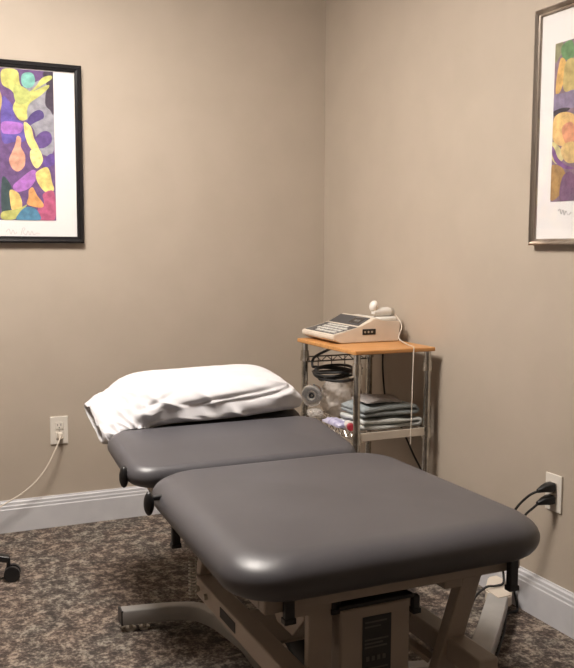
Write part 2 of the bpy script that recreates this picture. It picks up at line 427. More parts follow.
# white cord plugged in the left outlet
t = thing('power_cord', 'thin white power cord plugged into the back wall outlet', 'cord', (LO.x, WY-.009, LO.z-.0195))
bm = new(); box(bm, (LO.x-.010, WY-.034, LO.z-.031), (LO.x+.010, WY-.0092, LO.z-.008), .005, 3); link('plug', bm, M['cordwhite'], t)
bm = new(); sx, sz = LO.x, LO.z-.0195
pts = [(sx, WY-.032, sz), (sx-.012, WY-.052, sz-.02), (sx-.030, WY-.055, sz-.060), (sx-.060, WY-.056, sz-.115), (sx-.105, WY-.060, sz-.170), (sx-.165, WY-.065, sz-.215), (sx-.23, WY-.075, sz-.245), (sx-.32, WY-.11, sz-.285), (sx-.42, WY-.2, sz-.365), (sx-.55, WY-.25, .004), (sx-.8, WY-.2, .004)]
tube(bm, pts, .0032, 8); link('cable', bm, M['cordwhite'], t, True)

# black plugs in the right outlet and their cords
def black_cord(label, s, mid, path, r=.0038):
    z = RO.z+s*.0195
    t = thing('power_cord', label, 'cord', (WX-.0092, RO.y, z))
    bm = new(); o = Vector((WX-.0092, RO.y, z))
    q = [o, o+Vector((-.018, .001, -.001)), o+Vector((-.034, .004, -.004)), o+Vector((-.050, .008, -.010))]
    rr = [(.030, .026), (.030, .026), (.022, .020), (.012, .012)]
    rings = []
    for p, (w, h) in zip(q, rr): rings.append([bm.verts.new(p+Vector((0, a, b))) for a, b in rrect(w, h, .005)])
    for i in range(3):
        A, B = rings[i], rings[i+1]; K = len(A)
        for k in range(K): bm.faces.new((A[k], A[(k+1) % K], B[(k+1) % K], B[k]))
    bm.faces.new(rings[0]); bm.faces.new(rings[-1])
    link('plug', bm, M['black'], t, True)
    bm = new(); tube(bm, [q[-1]+Vector((.006, 0, 0))]+path, r, 8); link('cable', bm, M['rubber'], t, True)
yo = RO.y
black_cord('black power cord from the upper socket of the right wall outlet, running along the floor', 1, None,
  [(WX-.075, yo+.03, RO.z-.01), (WX-.098, yo+.062, RO.z-.06), (WX-.105, yo+.085, RO.z-.13), (WX-.095, yo+.11, RO.z-.22), (WX-.07, yo+.13, .16), (WX-.045, yo+.13, .11), (WX-.026, yo+.14, .05), (WX-.030, yo+.12, .008), (WX-.05, yo+.10, .006), (1.735, 2.13, .004), (1.66, 2.045, .004), (1.58, 1.965, .004), (1.485, 1.87, .004), (1.36, 1.74, .004)])
black_cord('black power cord from the lower socket, curling across the pale foot cap', -1, None,
  [(WX-.065, yo+.018, RO.z-.045), (WX-.083, yo+.04, RO.z-.08), (WX-.09, yo+.07, RO.z-.16), (WX-.075, yo+.12, .19), (WX-.045, yo+.18, .13), (1.795, 2.225, .090), (1.770, 2.195, .0775), (1.735, 2.188, .0770), (1.700, 2.192, .0770), (1.668, 2.205, .045), (1.640, 2.200, .006), (1.58, 2.19, .006)])

# ---------------------------------------------------------- treatment table
T = thing('treatment_table', 'grey vinyl padded three-section treatment table on a beige steel lifting frame', 'treatment table', (.91, 2.0, 0))
def cushion(x0, x1, y0, y1, zt, t, rc=.085, roll=.036, tilt=0.0, crown=.006, name='cushion', taper=0.0):
    """rounded padded slab: rings of a rounded rectangle stacked up the edge roll, then crowned over the top"""
    bm = new(); w, l = x1-x0, y1-y0; cx, cy = (x0+x1)/2, (y0+y1)/2
    zm = -t*.56
    lev = [(.034, -t)]
    for k in range(1, 7):
        a = PI/2*k/6; lev.append((.034*(1-math.sin(a)), zm-(t+zm)*math.cos(a)))
    for k in range(1, 12):
        a = PI/2*k/11; lev.append((roll*(1-math.cos(a)), zm*(1-math.sin(a))))
    for s, zc in ((.09, .25), (.18, .5), (.3, .8), (.42, 1.0)):
        lev.append((roll+s*min(w, l)*.9, crown*zc))
    def ring(ins, dz):
        W, L = w-2*ins, l-2*ins; r = max(rc-ins*.45, .02); r = min(r, W/2-.001, L/2-.001)
        pts = []
        for ccx, ccy, a0 in ((W/2-r, L/2-r, 0), (-W/2+r, L/2-r, PI/2), (-W/2+r, -L/2+r, PI), (W/2-r, -L/2+r, 1.5*PI)):
            for k in range(13):
                a = a0+PI/2*k/12; pts.append((ccx+r*math.cos(a), ccy+r*math.sin(a)))
        # extra points on straight runs come from the subdivision modifier
        return [bm.verts.new((cx+a, cy+b, zt+dz)) for a, b in pts]
    rings = [ring(*q) for q in lev if q[0] < min(w, l)/2-.004]
    K = len(rings[0])
    for i in range(len(rings)-1):
        A, B = rings[i], rings[i+1]
        for k in range(K): bm.faces.new((A[k], A[(k+1) % K], B[(k+1) % K], B[k]))
    bm.faces.new(rings[0]); bm.faces.new(rings[-1])
    for v in bm.verts: v.co.x += taper*(v.co.y-y0)/l*max(0, (x1-v.co.x)/w)
    if tilt: bmesh.ops.rotate(bm, verts=bm.verts[:], cent=(cx, y0, zt), matrix=Matrix.Rotation(tilt, 3, 'X'))
    return link(name, bm, M['vinyl'], T, True, angle=60)
ZT = .570
cF = cushion(.552, 1.310, 1.425, 2.215, ZT+.004, .086, rc=.12, roll=.075, taper=.034, name='foot_cushion')
cM = cushion(.562, 1.270, 2.228, 2.575, .562, .062, rc=.07, roll=.032, tilt=math.radians(8.5), name='middle_cushion')
cHd = cushion(.590, 1.262, 2.60, 2.93, .592, .050, rc=.07, roll=.03, tilt=math.radians(11), name='head_cushion')
def part(name, fn, m, smooth=False, parent=T):
    bm = new(); fn(bm); return link(name, bm, M[m], parent, smooth)
# frame rails under the foot section
def rails(bm, xa, xb, ya, yb, z, h=.030, w=.030):
    box(bm, (xa, ya, z-h), (xb, ya+w, z), .003); box(bm, (xa, yb-w, z-h), (xb, yb, z), .003)
    box(bm, (xa, ya+w, z-h), (xa+w, yb-w, z), .003); box(bm, (xb-w, ya+w, z-h), (xb, yb-w, z), .003)
part('foot_section_frame', lambda bm: rails(bm,   .625, 1.235, 1.475, 2.16, .4885), 'beige')
o = part('middle_section_frame', lambda bm: rails(bm, .63, 1.20, 2.265, 2.53, .499, .022, .026), 'beige')
def tiltmesh(o, cent, a):
    for v in o.data.vertices:
        v.co = Matrix.Rotation(a, 3, 'X') @ (v.co-Vector(cent)) + Vector(cent)
for v in o.data.vertices: v.co.z -= .006
tiltmesh(o, (.9, 2.228, .562), math.radians(8.5))
o = part('head_section_frame', lambda bm: rails(bm, .62, 1.20, 2.62, 2.90, .539, .022, .026), 'beige')
for v in o.data.vertices: v.co.z -= .010
tiltmesh(o, (.9, 2.59, .590), math.radians(11))
# long steel spine that carries the sections
part('section_beam', lambda bm: (box(bm, (.70, 1.50, .43), (.745, 2.72, .463), .003), box(bm, (1.055, 1.50, .43), (1.10, 2.72, .463), .003)), 'beige')
for x in (.705, 1.06):
    for y, z in ((2.32, .495), (2.70, .545)): part('section_bracket', lambda bm: box(bm, (x, y, .455), (x+.035, y+.04, z), .002), 'beige')
# knobs at the side edge
def knob(y, x, z, l):
    bm = new(); cyl(bm, (x+.075, y, z+.004), (x, y, z), .007, 12); s = link('knob_stem', bm, M['black'], T, True)
    bm = new(); bmesh.ops.create_uvsphere(bm, u_segments=20, v_segments=12, radius=1, matrix=Matrix.Translation((x-.004, y, z-.012)) @ Matrix.Diagonal((.013, .015, .030, 1)))
    k = link('knob', bm, M['black'], T, True); return k
knob(2.30, .562, .546, 0)
knob(2.04, .560, .543, 0)
for k_ in [o for o in T.children if o.name.startswith('knob')]: pass
def hook(x, y, z, w=.020, h=.052, d=.016, name='black_bracket'):
    bm = new(); box(bm, (x-w/2, y-d/2, z-h), (x+w/2, y+d/2, z), .003); box(bm, (x-w/2-.002, y-d/2-.002, z-h-.004), (x+w/2+.002, y+d/2+.002, z-h+.008), .002)
    return link(name, bm, M['black'], T)
hook(.596, 1.95, .510, .020, .062)
hook(.670, 1.462, .497, .021, .052)
hook(.800, 1.520, .462, .020, .042)
hook(.988, 1.512, .428, .016, .036)
hook(1.203, 1.462, .490, .022, .066)
# front leg plates, left lifting arm, slanted right arm
part('front_leg', lambda bm: box(bm, (.738, 1.515, .052), (.792, 1.535, .463), .003), 'beige')
part('front_leg', lambda bm: bar(bm, (1.145, 1.53, .465), (1.012, 1.53, .052), .05, .03), 'beige')
def left_arm(bm):
    box(bm, (.690, 1.40, .262), (.738, 2.12, .312), .004)
part('lifting_arm', left_arm, 'beige')
part('lifting_arm', lambda bm: box(bm, (1.075, 1.40, .262), (1.123, 2.12, .312), .004), 'beige')
part('arm_slot', lambda bm: box(bm, (.6885, 1.80, .275), (.6902, 1.90, .300)), 'slot')
part('arm_cross_plate', lambda bm: box(bm, (.738, 1.66, .300), (1.075, 1.84, .308), .002), 'beige')
for xa, xb in ((.714, .722), (1.098, 1.078)): part('arm_link', lambda bm: bar(bm, (xa, 2.10, .29), (xb, 2.06, .44), .034, .03), 'beige')
part('arm_link', lambda bm: bar(bm, (.714, 1.95, .265), (.86, 2.02, .05), .040, .03), 'greysteel')
part('side_gusset', lambda bm: prism(bm, [(1.545, .463), (1.545, .40), (1.60, .345), (1.68, .345), (1.80, .463)], 'x', .742, .748), 'beige')
part('cross_brace', lambda bm: bar(bm, (.955, 1.66, .335), (1.062, 1.56, .25), .035, .012), 'beige')
# bolts
for p in ((.690, 2.06, .287), (.690, 2.0, .287), (.690, 1.52, .287), (.622, 1.90, .474), (.622, 1.80, .474)):
    part('bolt', lambda bm: cyl(bm, (p[0]+.006, p[1], p[2]), (p[0]-.008, p[1], p[2]), .008, 8), 'dullsteel')
# springs
def coil(a, b, r, n, wr):
    bm = new(); a, b = Vector(a), Vector(b); d = (b-a); q = d.to_track_quat('Z', 'Y').to_matrix(); pts = []
    N = n*10
    for i in range(N+1):
        an = 2*PI*i/10; pts.append(a + q @ Vector((r*math.cos(an), r*math.sin(an), d.length*i/N)))
    sweep(bm, pts, circ(wr, 6)); return link('coil_spring', bm, M['dullsteel'], T, True)
coil((.660, 2.02, .385), (.660, 2.02, .285), .009, 12, .0018)
coil((.86, 2.34, .18), (.872, 2.20, .075), .010, 12, .0022)
# control box under the foot end
bm = new(); box(bm, (.806, 1.505, .17), (.972, 1.62, .425), .006, 3)
cb = link('control_box', bm, M['beige'], T)
bm = new(); box(bm, (.800, 1.500, .4265), (.978, 1.63, .436), .003); link('box_lid', bm, M['black'], cb)
bm = new(); box(bm, (.857, 1.5035, .275), (.925, 1.5048, .402)); lb = link('rating_label', bm, M['label'], cb)
bm = new()
for k, (a, b, z) in enumerate([(.862, .914, .388), (.862, .9, .378), (.862, .918, .350), (.862, .905, .342), (.862, .915, .334)]):
    box(bm, (a, 1.5028, z), (b, 1.5036, z+.0035))
for k in range(4):
    box(bm, (.866+k*.013, 1.5028, .306), (.873+k*.013, 1.5036, .316))
box(bm, (.862, 1.5028, .288), (.918, 1.5036, .291))
link('label_print', bm, M['ink'], lb)
# bent base tube: left outrigger foot, rail, crossbar, right outrigger foot
base = [(.598, 2.520, .045), (.67, 2.508, .045), (.75, 2.490, .045), (.815, 2.460, .045), (.850, 2.395, .045), (.866, 2.32, .045), (.882, 2.20, .045), (.895, 2.06, .045), (.915, 1.985, .045), (.975, 1.93, .045),
        (1.08, 1.90, .045), (1.2, 1.865, .045), (1.30, 1.84, .045), (1.385, 1.845, .045), (1.45, 1.90, .045), (1.55, 2.00, .045), (1.65, 2.10, .045), (1.742, 2.195, .045)]
k_ = 14
part('base_tube', lambda bm: sweep(bm, catmull(base[:k_], 4), rrect(.042, .046, .005)), 'greysteel', True)
part('base_tube', lambda bm: sweep(bm, [Vector(p) for p in ((1.375, 1.81, .045), (1.55, 1.98, .045), (1.715, 2.15, .045))], rrect(.064, .046, .005)), 'greysteel', True)
bm = new(); box(bm, (.592, 2.499, .022), (.5995, 2.543, .068), .002); link('foot_cap', bm, M['black'], T)
bm = new()
oct_ = [(1.697, 2.193), (1.772, 2.276), (1.810, 2.280), (1.810, 2.202), (1.745, 2.119), (1.690, 2.118)]
prism(bm, oct_, 'z', .034, .070); bmesh.ops.bevel(bm, geom=bm.edges[:], offset=.004, segments=2, affect='EDGES')
link('foot_cap', bm, M['cream'], T)['label'] = 'pale cream foot cap'
for x, y in ((.625, 2.514), (.665, 2.507), (1.66, 2.11)):
    bm = new(); cyl(bm, (x, y, 0), (x, y, .008), .016, 16); cyl(bm, (x, y, .008), (x, y, .025), .006, 10); link('levelling_foot', bm, M['dullsteel'], T)
# near half of the base
part('base_crossbar', lambda bm: (bar(bm, (.62, 1.525, .035), (1.22, 1.525, .035), .045, .04),), 'greysteel')
part('base_rail', lambda bm: bar(bm, (.93, 1.93, .035), (.93, 1.54, .035), .04, .04), 'greysteel')
for x in (.65, 1.19):
    bm = new(); cyl(bm, (x, 1.525, 0), (x, 1.525, .016), .016, 16); link('levelling_foot', bm, M['dullsteel'], T)
part('lift_motor', lambda bm: (cyl(bm, (.90, 1.70, .12), (.90, 1.98, .20), .035, 20), cyl(bm, (.90, 1.62, .10), (.90, 1.72, .125), .045, 20)), 'black', True)

# ------------------------------------------------------------------ pillow
CREASE = [(.98, .690, .10, .007, -.012, .26), (.92, .667, .12, .008, -.013, .22), (1.12, .688, .16, .006, -.012, .15), (.80, .655, .25, .008, -.011, .14), (1.08, .662, .20, .009, .010, .18), (.74, .690, .35, .007, -.009, .10)]
def pillow():
    bm = new(); NX, NA = 200, 150
    st = [  # x, y centre, half depth, z bottom, z top
        (.562, 2.715, .128, .606, .640), (.572, 2.715, .138, .598, .650), (.61, 2.725, .155, .598, .668), (.655, 2.735, .172, .604, .692), (.705, 2.745, .183, .616, .726),
        (.77, 2.75, .188, .622, .738), (.90, 2.75, .190, .625, .742), (1.02, 2.75, .188, .628, .745), (1.12, 2.75, .180, .632, .746),
        (1.185, 2.75, .165, .634, .735), (1.225, 2.745, .140, .636, .706), (1.25, 2.735, .10, .640, .684), (1.265, 2.73, .05, .650, .670)]
    def samp(u):
        f = u*(len(st)-1); i = min(int(f), len(st)-2); t = f-i
        a, b, c, d = st[max(i-1, 0)], st[i], st[i+1], st[min(i+2, len(st)-1)]
        return [0.5*((2*b[k])+(c[k]-a[k])*t+(2*a[k]-5*b[k]+4*c[k]-d[k])*t*t+(3*b[k]-a[k]-3*c[k]+d[k])*t**3) for k in range(5)]
    rings = []
    for i in range(NX+1):
        u = i/NX; x, yc, hd, zb, zt = samp(u)
        zc, hz = (zb+zt)/2, (zt-zb)/2; ring = []
        for k in range(NA):
            a = 2*PI*k/NA; ca, sa = math.cos(a), math.sin(a)
            y = yc + hd*math.copysign(abs(ca)**.75, ca)
            z = zc + hz*math.copysign(abs(sa)**.80, sa)
            # follow the tilt of the head section
            z += (y-2.75)*.19*(1.0 if sa < 0 else .45+.55*max(0, 1-(x-.545)/.16))
            p = Vector((x, y, z))
            # long diagonal pulls across the near face and crumples at the open end
            end = max(0, 1-(x-.545)/.20)
            n1 = noise.noise(Vector((x*5+z*4, y*5-x*1.5, z*16)))
            rg = 1-abs(noise.noise(Vector((x*3.0+2, (z*1.0+x*.22)*24, y*6))))*2
            n3 = noise.noise(Vector((x*9, y*26, z*30)))
            front = max(0, -ca)
            amp = .005*n1 + .017*max(rg, 0)**3*front*(1-end*.5) + .016*n3*end + .002*noise.noise(p*38)
            top = max(0, sa)
            cr = 0
            for xa, za, sl, wd, am, le in CREASE:
                s_ = (z-(za+sl*(x-xa)))/wd; win = max(0, 1-((x-xa)/le)**2)
                cr += am*win*math.exp(-s_*s_)
            g_ = abs(noise.noise(Vector((x*13+5, y*7, z*34+x*20))))
            gather = max(0, 1-(x-.56)/.24)*(.016*(1-2.6*min(g_, .38)))*(.35+.65*front)
            amp *= (1-.55*top*(1-end))
            d = Vector((0, ca*.9, sa)).normalized()
            amp += cr*min(1, front*1.6)+gather
            if sa < -.3: amp *= .2
            p += d*amp; p.z -= .004
            if ca < 0: p.z -= .016*end*(-ca)
            ring.append(bm.verts.new(p))
        rings.append(ring)
    for i in range(NX):
        A, B = rings[i], rings[i+1]
        for k in range(NA): bm.faces.new((A[k], A[(k+1) % NA], B[(k+1) % NA], B[k]))
    bm.faces.new(rings[-1])
    # open mouth: turn the hem inwards
    c = sum((v.co for v in rings[0]), Vector())/NA; prev = rings[0]
    for s, dx in ((.90, .004), (.84, .03), (.7, .06)):
        r2 = [bm.verts.new(Vector((v.co.x+dx, c.y+(v.co.y-c.y)*s, c.z+(v.co.z-c.z)*s))) for v in rings[0]]
        for k in range(NA): bm.faces.new((prev[k], prev[(k+1) % NA], r2[(k+1) % NA], r2[k]))
        prev = r2
    bm.faces.new(prev)
    return bm, rings
bm, rings = pillow()
# the pillow sags onto the two sections it lies on
from mathutils.bvhtree import BVHTree
trees = [BVHTree.FromPolygons([v.co for v in o.data.vertices], [p.vertices[:] for p in o.data.polygons]) for o in (cM, cHd)]
for v in bm.verts:
    for t_ in trees:
        h = t_.ray_cast(Vector((v.co.x, v.co.y, 1.5)), Vector((0, 0, -1)))[0]
        if h and v.co.z < h.z+.0025: v.co.z = h.z+.0025
pil = link('pillow', bm, M['linen'], None, True, angle=0)
tag(pil, 'white pillow in a crumpled white pillowcase lying on the raised head section', 'pillow')

# --------------------------------------------------------------- wire cart
ZB = .800
BX0, BX1, BY0, BY1 = 1.459, 1.792, 2.640, 3.115
CT = thing('utility_cart', 'chrome wire utility cart with a honey wood top in the corner', 'cart', (1.63, 2.88, 0))
def cpart(name, fn, m, smooth=False, parent=CT):
    bm = new(); fn(bm); return link(name, bm, M[m], parent, smooth)
bm = new(); box(bm, (BX0, BY0, ZB-.015), (BX1, BY1, ZB), .003, 2); link('wood_top', bm, M['wood'], CT)
PX = (1.482, 1.775); PY = (2.664, 3.090)
for x in PX:
    for y in PY:
        def post(bm):
            cyl(bm, (x, y, .075), (x, y, ZB-.0152), .0125, 20)
            z = .1
            while z < ZB-.03:
                cyl(bm, (x, y, z), (x, y, z+.003), .0133, 20); z += .0254
        p = cpart('post', post, 'chrome', True)
        for zc in (.735, .487, .14):
            bm = new(); cyl(bm, (x, y, zc-.022), (x, y, zc+.018), .0185, 20, .0155); link('shelf_collar', bm, M['chrome'], p, True)
        def caster(bm):
            cyl(bm, (x-.012, y, .028), (x+.012, y, .028), .028, 20)
        q = cpart('caster', caster, 'rubber', True)
        bm = new(); cyl(bm, (x, y, .055), (x, y, .08), .010, 12); box(bm, (x-.018, y-.014, .026), (x-.014, y+.014, .06)); box(bm, (x+.014, y-.014, .026), (x+.018, y+.014, .06)); box(bm, (x-.018, y-.014, .056), (x+.018, y+.014, .062))
        link('caster_fork', bm, M['chrome'], q)
def truss(bm, a, b, h, n=7, r=.0026, top=True):
    a, b = Vector(a), Vector(b); dn = Vector((0, 0, -h))
    cyl(bm, a, b, r, 8); cyl(bm, a+dn, b+dn, r, 8)
    for i in range(n):
        p, q = a.lerp(b, i/n), a.lerp(b, (i+1)/n); mid = (p+q)/2+dn
        cyl(bm, p, mid, r*.7, 6); cyl(bm, mid, q, r*.7, 6)
def lshelf(bm):
    z = .500
    for x in PX: truss(bm, (x, PY[0], z), (x, PY[1], z), .026, 9)
    for y in PY: truss(bm, (PX[0], y, z), (PX[1], y, z), .026, 7)
    k = 0; x = PX[0]+.02
    while x < PX[1]-.01:
        cyl(bm, (x, PY[0], z+.001), (x, PY[1], z+.001), .0018, 6); x += .022
cpart('wire_shelf', lshelf, 'chrome', True)
# pale edging strip on the front and left sides of the shelf
cpart('shelf_edge', lambda bm: box(bm, (PX[0]+.014, PY[0]-.010, .474), (PX[1]-.014, PY[0]-.006, .503), .001), 'cream')
def bottom_shelf(bm):
    z = .155
    for x in PX: truss(bm, (x, PY[0], z), (x, PY[1], z), .026, 9)
    for y in PY: truss(bm, (PX[0], y, z), (PX[1], y, z), .026, 7)
    x = PX[0]+.02
    while x < PX[1]-.01:
        cyl(bm, (x, PY[0], z+.001), (x, PY[1], z+.001), .0018, 6); x += .022
cpart('wire_shelf', bottom_shelf, 'chrome', True)
def hang_basket(bm):
    truss(bm, (PX[0], PY[1], .727), (PX[1], PY[1], .727), .020, 6, .0028)
    for x in (1.54, 1.60, 1.66):
        cyl(bm, (x, PY[1]-.002, .727), (x, PY[1]-.002, .668), .0020, 6)
    cyl(bm, (PX[0]+.03, PY[1]-.002, .668), (PX[1]-.03, PY[1]-.002, .668), .0022, 6)
M['darkwire'] = mat('dark wire', (0.10, 0.09, 0.08), 0.4, 0.6)
cpart('back_rail', hang_basket, 'darkwire', True)

# ------------------------------------------------------------ therapy unit
UX, UY0, UY1 = 1.488, 2.862, 3.135
U = thing('ultrasound_unit', 'cream desktop therapy unit with keypad and dark screen on the wood cart top', 'therapy machine', (1.63, 3.0, ZB))
prof = [(0.000, .016), (.000, .030), (.004, .034), (.120, .060), (.178, .091), (.190, .093), (.205, .080), (.288, .078), (.292, .072), (.286, .004), (.280, .001), (.030, .001)]
bm = new(); prism(bm, [(UX+a, ZB+b) for a, b in prof], 'y', UY0, UY1)
bmesh.ops.bevel(bm, geom=bm.edges[:], offset=.003, segments=2, affect='EDGES')
hs = link('housing', bm, M['cream'], U, True, angle=35)
def on_slope(a, b, y0, y1, m, name, h=.0018, parent=U, u0=0, u1=1):
    """thin raised panel lying on the sloped line a->b (x,z) between fractions u0..u1"""
    A = Vector((UX+a[0], 0, ZB+a[1])); B = Vector((UX+b[0], 0, ZB+b[1])); d = B-A; nrm = Vector((-d.z, 0, d.x)).normalized()
    p0, p1 = A+d*u0, A+d*u1; bm = new()
    poly = [p0-nrm*.001, p1-nrm*.001, p1+nrm*h, p0+nrm*h]
    prism(bm, [(p.x, p.z) for p in poly], 'y', y0, y1)
    return link(name, bm, M[m], parent)
S0, S1, S2 = (.004, .034), (.120, .060), (.178, .091)
kp = on_slope(S0, S1, UY0+.018, UY1-.012, 'keypanel', 'keypad', .0012, U, .06, .93)
for r_ in range(4):
    for c_ in range(6):
        if (r_, c_) in ((0, 5), (3, 0)): continue
        y = UY0+.026+c_*.033
        on_slope(S0, S1, y, y+.025, 'key', 'key', .004, kp, .12+r_*.20, .12+r_*.20+.11)
sc = on_slope(S1, S2, UY0+.030, UY1-.006, 'keypanel', 'screen_bezel', .0015, U, .06, .95)
on_slope(S1, S2, UY0+.05, UY0+.13, 'darkscreen', 'screen', .0022, sc, .25, .8)
on_slope(S1, S2, UY0+.065, UY0+.105, 'ink', 'screen_readout', .0024, sc, .4, .6)
bm = new(); box(bm, (UX+.125, UY0-.0015, ZB+.030), (UX+.182, UY0+.002, ZB+.052), .001); pt = link('port_panel', bm, M['black'], U)
bm = new()
for x in (.135, .150, .165): cyl(bm, (UX+x, UY0-.003, ZB+.041), (UX+x, UY0, ZB+.041), .004, 10)
link('lead_socket', bm, M['dullsteel'], pt)
# probe holder on the rear deck
bm = new(); box(bm, (UX+.202, UY0+.015, ZB+.0785), (UX+.285, UY0+.085, ZB+.094), .006, 3); box(bm, (UX+.19, UY0+.10, ZB+.077), (UX+.25, UY1-.02, ZB+.088), .006, 3)
link('probe_cradle', bm, M['white'], U, True)
# ultrasound probe lying in its cradle
PR = thing('ultrasound_probe', 'white ultrasound applicator resting on the back of the therapy unit', 'applicator', (UX+.24, UY0+.05, ZB+.094))
bm = new()
hp = [Vector((UX+.195, UY0+.040, ZB+.112)), Vector((UX+.215, UY0+.042, ZB+.113)), Vector((UX+.240, UY0+.045, ZB+.113)), Vector((UX+.262, UY0+.046, ZB+.112)), Vector((UX+.275, UY0+.046, ZB+.111))]
rad = [.010, .0145, .0165, .018, .014]
rings = []
for p, r in zip(hp, rad): rings.append([bm.verts.new(p+Vector((0, r*math.cos(2*PI*k/16), r*math.sin(2*PI*k/16)))) for k in range(16)])
for i in range(len(rings)-1):
    for k in range(16): bm.faces.new((rings[i][k], rings[i][(k+1) % 16], rings[i+1][(k+1) % 16], rings[i+1][k]))
bm.faces.new(rings[0]); bm.faces.new(rings[-1])
link('handle', bm, M['white'], PR, True)
bm = new(); bmesh.ops.create_uvsphere(bm, u_segments=18, v_segments=12, radius=1, matrix=Matrix.Translation((UX+.198, UY0+.045, ZB+.135)) @ Matrix.Rotation(.3, 4, 'Y') @ Matrix.Diagonal((.016, .019, .022, 1)))
cyl(bm, (UX+.200, UY0+.044, ZB+.105), (UX+.199, UY0+.045, ZB+.130), .011, 14)
link('probe_head', bm, M['white'], PR, True)
bm = new(); cyl(bm, (UX+.268, UY0+.046, ZB+.111), (UX+.284, UY0+.046, ZB+.110), .0155, 18); link('collar', bm, M['dullsteel'], PR, True)
bm = new(); tube(bm, [(UX+.284, UY0+.046, ZB+.110), (UX+.292, UY0+.035, ZB+.098), (UX+.288, UY0-.015, ZB+.060), (1.735, 2.80, ZB+.020), (1.712, 2.70, ZB+.006), (1.700, BY0+.003, ZB+.0035), (1.695, BY0-.006, ZB-.02), (1.692, BY0-.008, .70), (1.690, BY0-.008, .58), (1.688, BY0-.008, .50), (1.690, BY0-.004, .45)], .0020, 7)
link('lead', bm, M['cordwhite'], PR, True)

# ------------------------------------------------- cables of the cart
bm = new(); pts = []
cxx, cyy, cz0 = 1.545, 2.96, .664
for i in range(0, 4*16+1):
    a = 2*PI*i/16 + 2.4; k = i/16
    rx = .070+.006*math.sin(k*2.1); ry = .098+.008*math.cos(k*1.7)
    pts.append((cxx+rx*math.cos(a)+.004*math.sin(3*k), cyy+ry*math.sin(a), cz0+.0085*((k*1.9) % 4)+.010*math.sin(a+k)))
x, y, z = pts[-1]
pts += [(1.500, 3.06, .710), (1.505, 3.04, .735), (1.53, 2.98, .765), (1.545, 2.955, .779)]
tube(bm, pts, .0052, 8, 3)
tag(link('coiled_cable', bm, M['rubber'], None, True), 'black coiled cable hanging just under the wood cart top', 'cable')
bm = new(); tube(bm, [(1.806, 3.03, .795), (1.806, 3.035, .70), (1.808, 3.03, .62), (1.806, 3.0, .54), (1.804, 2.90, .47), (1.802, 2.84, .42), (1.802, 2.79, .37), (1.806, 2.74, .32), (1.808, 2.70, .27), (1.808, 2.66, .2), (1.808, 2.63, .14), (1.80, 2.60, .06), (1.79, 2.58, .004), (1.68, 2.45, .004)], .0038, 8)
tag(link('power_cord', bm, M['rubber'], None, True), 'black cord dropping behind the towels and trailing down below the cart shelf', 'cord')

# ------------------------------------------------------------------ towels
def folded(x0, x1, y0, y1, z0, layers, th, seed, m, name, label, sag=0.0, slump=0.0):
    """serpentine fold: layers joined by rounded folds, extruded along y with soft waves"""
    hx = (x1-x0)/2; cx = (x0+x1)/2; cen = []
    r = th*.55
    for k in range(layers):
        z = z0+th*.5+k*th*1.12
        xs = [-hx+r+(2*hx-2*r)*j/10 for j in range(11)]
        if k % 2: xs = xs[::-1]
        cen += [(x, z) for x in xs]
        if k < layers-1:
            s = 1 if k % 2 == 0 else -1
            for a in (-50, -15, 15, 50):
                aa = math.radians(a); cen.append((s*(hx-r+r*math.cos(aa)*1.0), z+th*.56+th*.56*math.sin(aa)))
    NY = 18; bm = new(); rings = []
    for j in range(NY+1):
        v = j/NY; y = y0+(y1-y0)*v; ring_o, ring_i = [], []
        edge = min(v, 1-v)*NY; tt = th*(.5 if edge > .5 else .3)
        for q in range(len(cen)):
            a = Vector((*cen[max(q-1, 0)], 0)); b = Vector((*cen[min(q+1, len(cen)-1)], 0)); t = (b-a).normalized(); nn = Vector((-t.y, t.x, 0))
            for s, lst in ((1, ring_o), (-1, ring_i)):
                px, pz = cen[q][0]+nn.x*tt*s*.9, cen[q][1]+nn.y*tt*s*.9
                hgt = (pz-z0)/max(layers*th, .001)
                w = noise.noise(Vector((px*14+seed, y*11, pz*25)))
                dz = w*.012*hgt - sag*hgt*(abs(px)/hx)**2
                dx = noise.noise(Vector((seed*3+y*9, pz*40, 0)))*.008; dy = noise.noise(Vector((px*10, seed*2, pz*45)))*.010*(1 if v < .5 else -1)
                lst.append(bm.verts.new((cx+px+dx, y+dy, max(pz+dz, z0))))
        rings.append(ring_o+ring_i[::-1])
    K = len(rings[0])
    for j in range(NY):
        for k in range(K): bm.faces.new((rings[j][k], rings[j][(k+1) % K], rings[j+1][(k+1) % K], rings[j+1][k]))
    nq = K//2
    for R in (rings[0], rings[-1]):
        for k in range(nq-1): bm.faces.new((R[k], R[k+1], R[K-2-k], R[K-1-k]))
    bmesh.ops.remove_doubles(bm, verts=bm.verts[:], dist=.0002)
    return tag(link(name, bm, M[m], None, True, angle=0), label, 'towel', None)
folded(1.515, 1.762, 2.680, 2.87, .5035, 2, .0175, 3, 'towelwhite', 'folded_towel', 'white folded towel at the bottom of the stack on the cart shelf')
folded(1.518, 1.755, 2.69, 2.868, .5490, 2, .0185, 8, 'towelgrey', 'folded_towel', 'blue-grey folded towel in the middle of the stack on the cart shelf', sag=.008)
folded(1.55, 1.705, 2.71, 2.85, .5930, 1, .018, 15, 'towelpink', 'folded_towel', 'taupe-grey folded cloth on top of the towel stack', sag=.012)

# ------------------------------------------- plastic bag, roll and packets
def crumple(c, s, seed, amp, sub=4, flat=None):
    bm = new(); bmesh.ops.create_icosphere(bm, subdivisions=sub, radius=1)
    for v in bm.verts:
        d = v.co.normalized()
        r = 1+amp*(1-2*abs(noise.noise(d*2.4+Vector((seed, 0, 0)))))+amp*.6*(1-2*abs(noise.noise(d*6+Vector((seed, 4, 0)))))
        p = Vector((d.x*s[0], d.y*s[1], d.z*s[2]))*r+Vector(c)
        if flat is not None: p.z = max(p.z, flat)
        v.co = p
    return bm
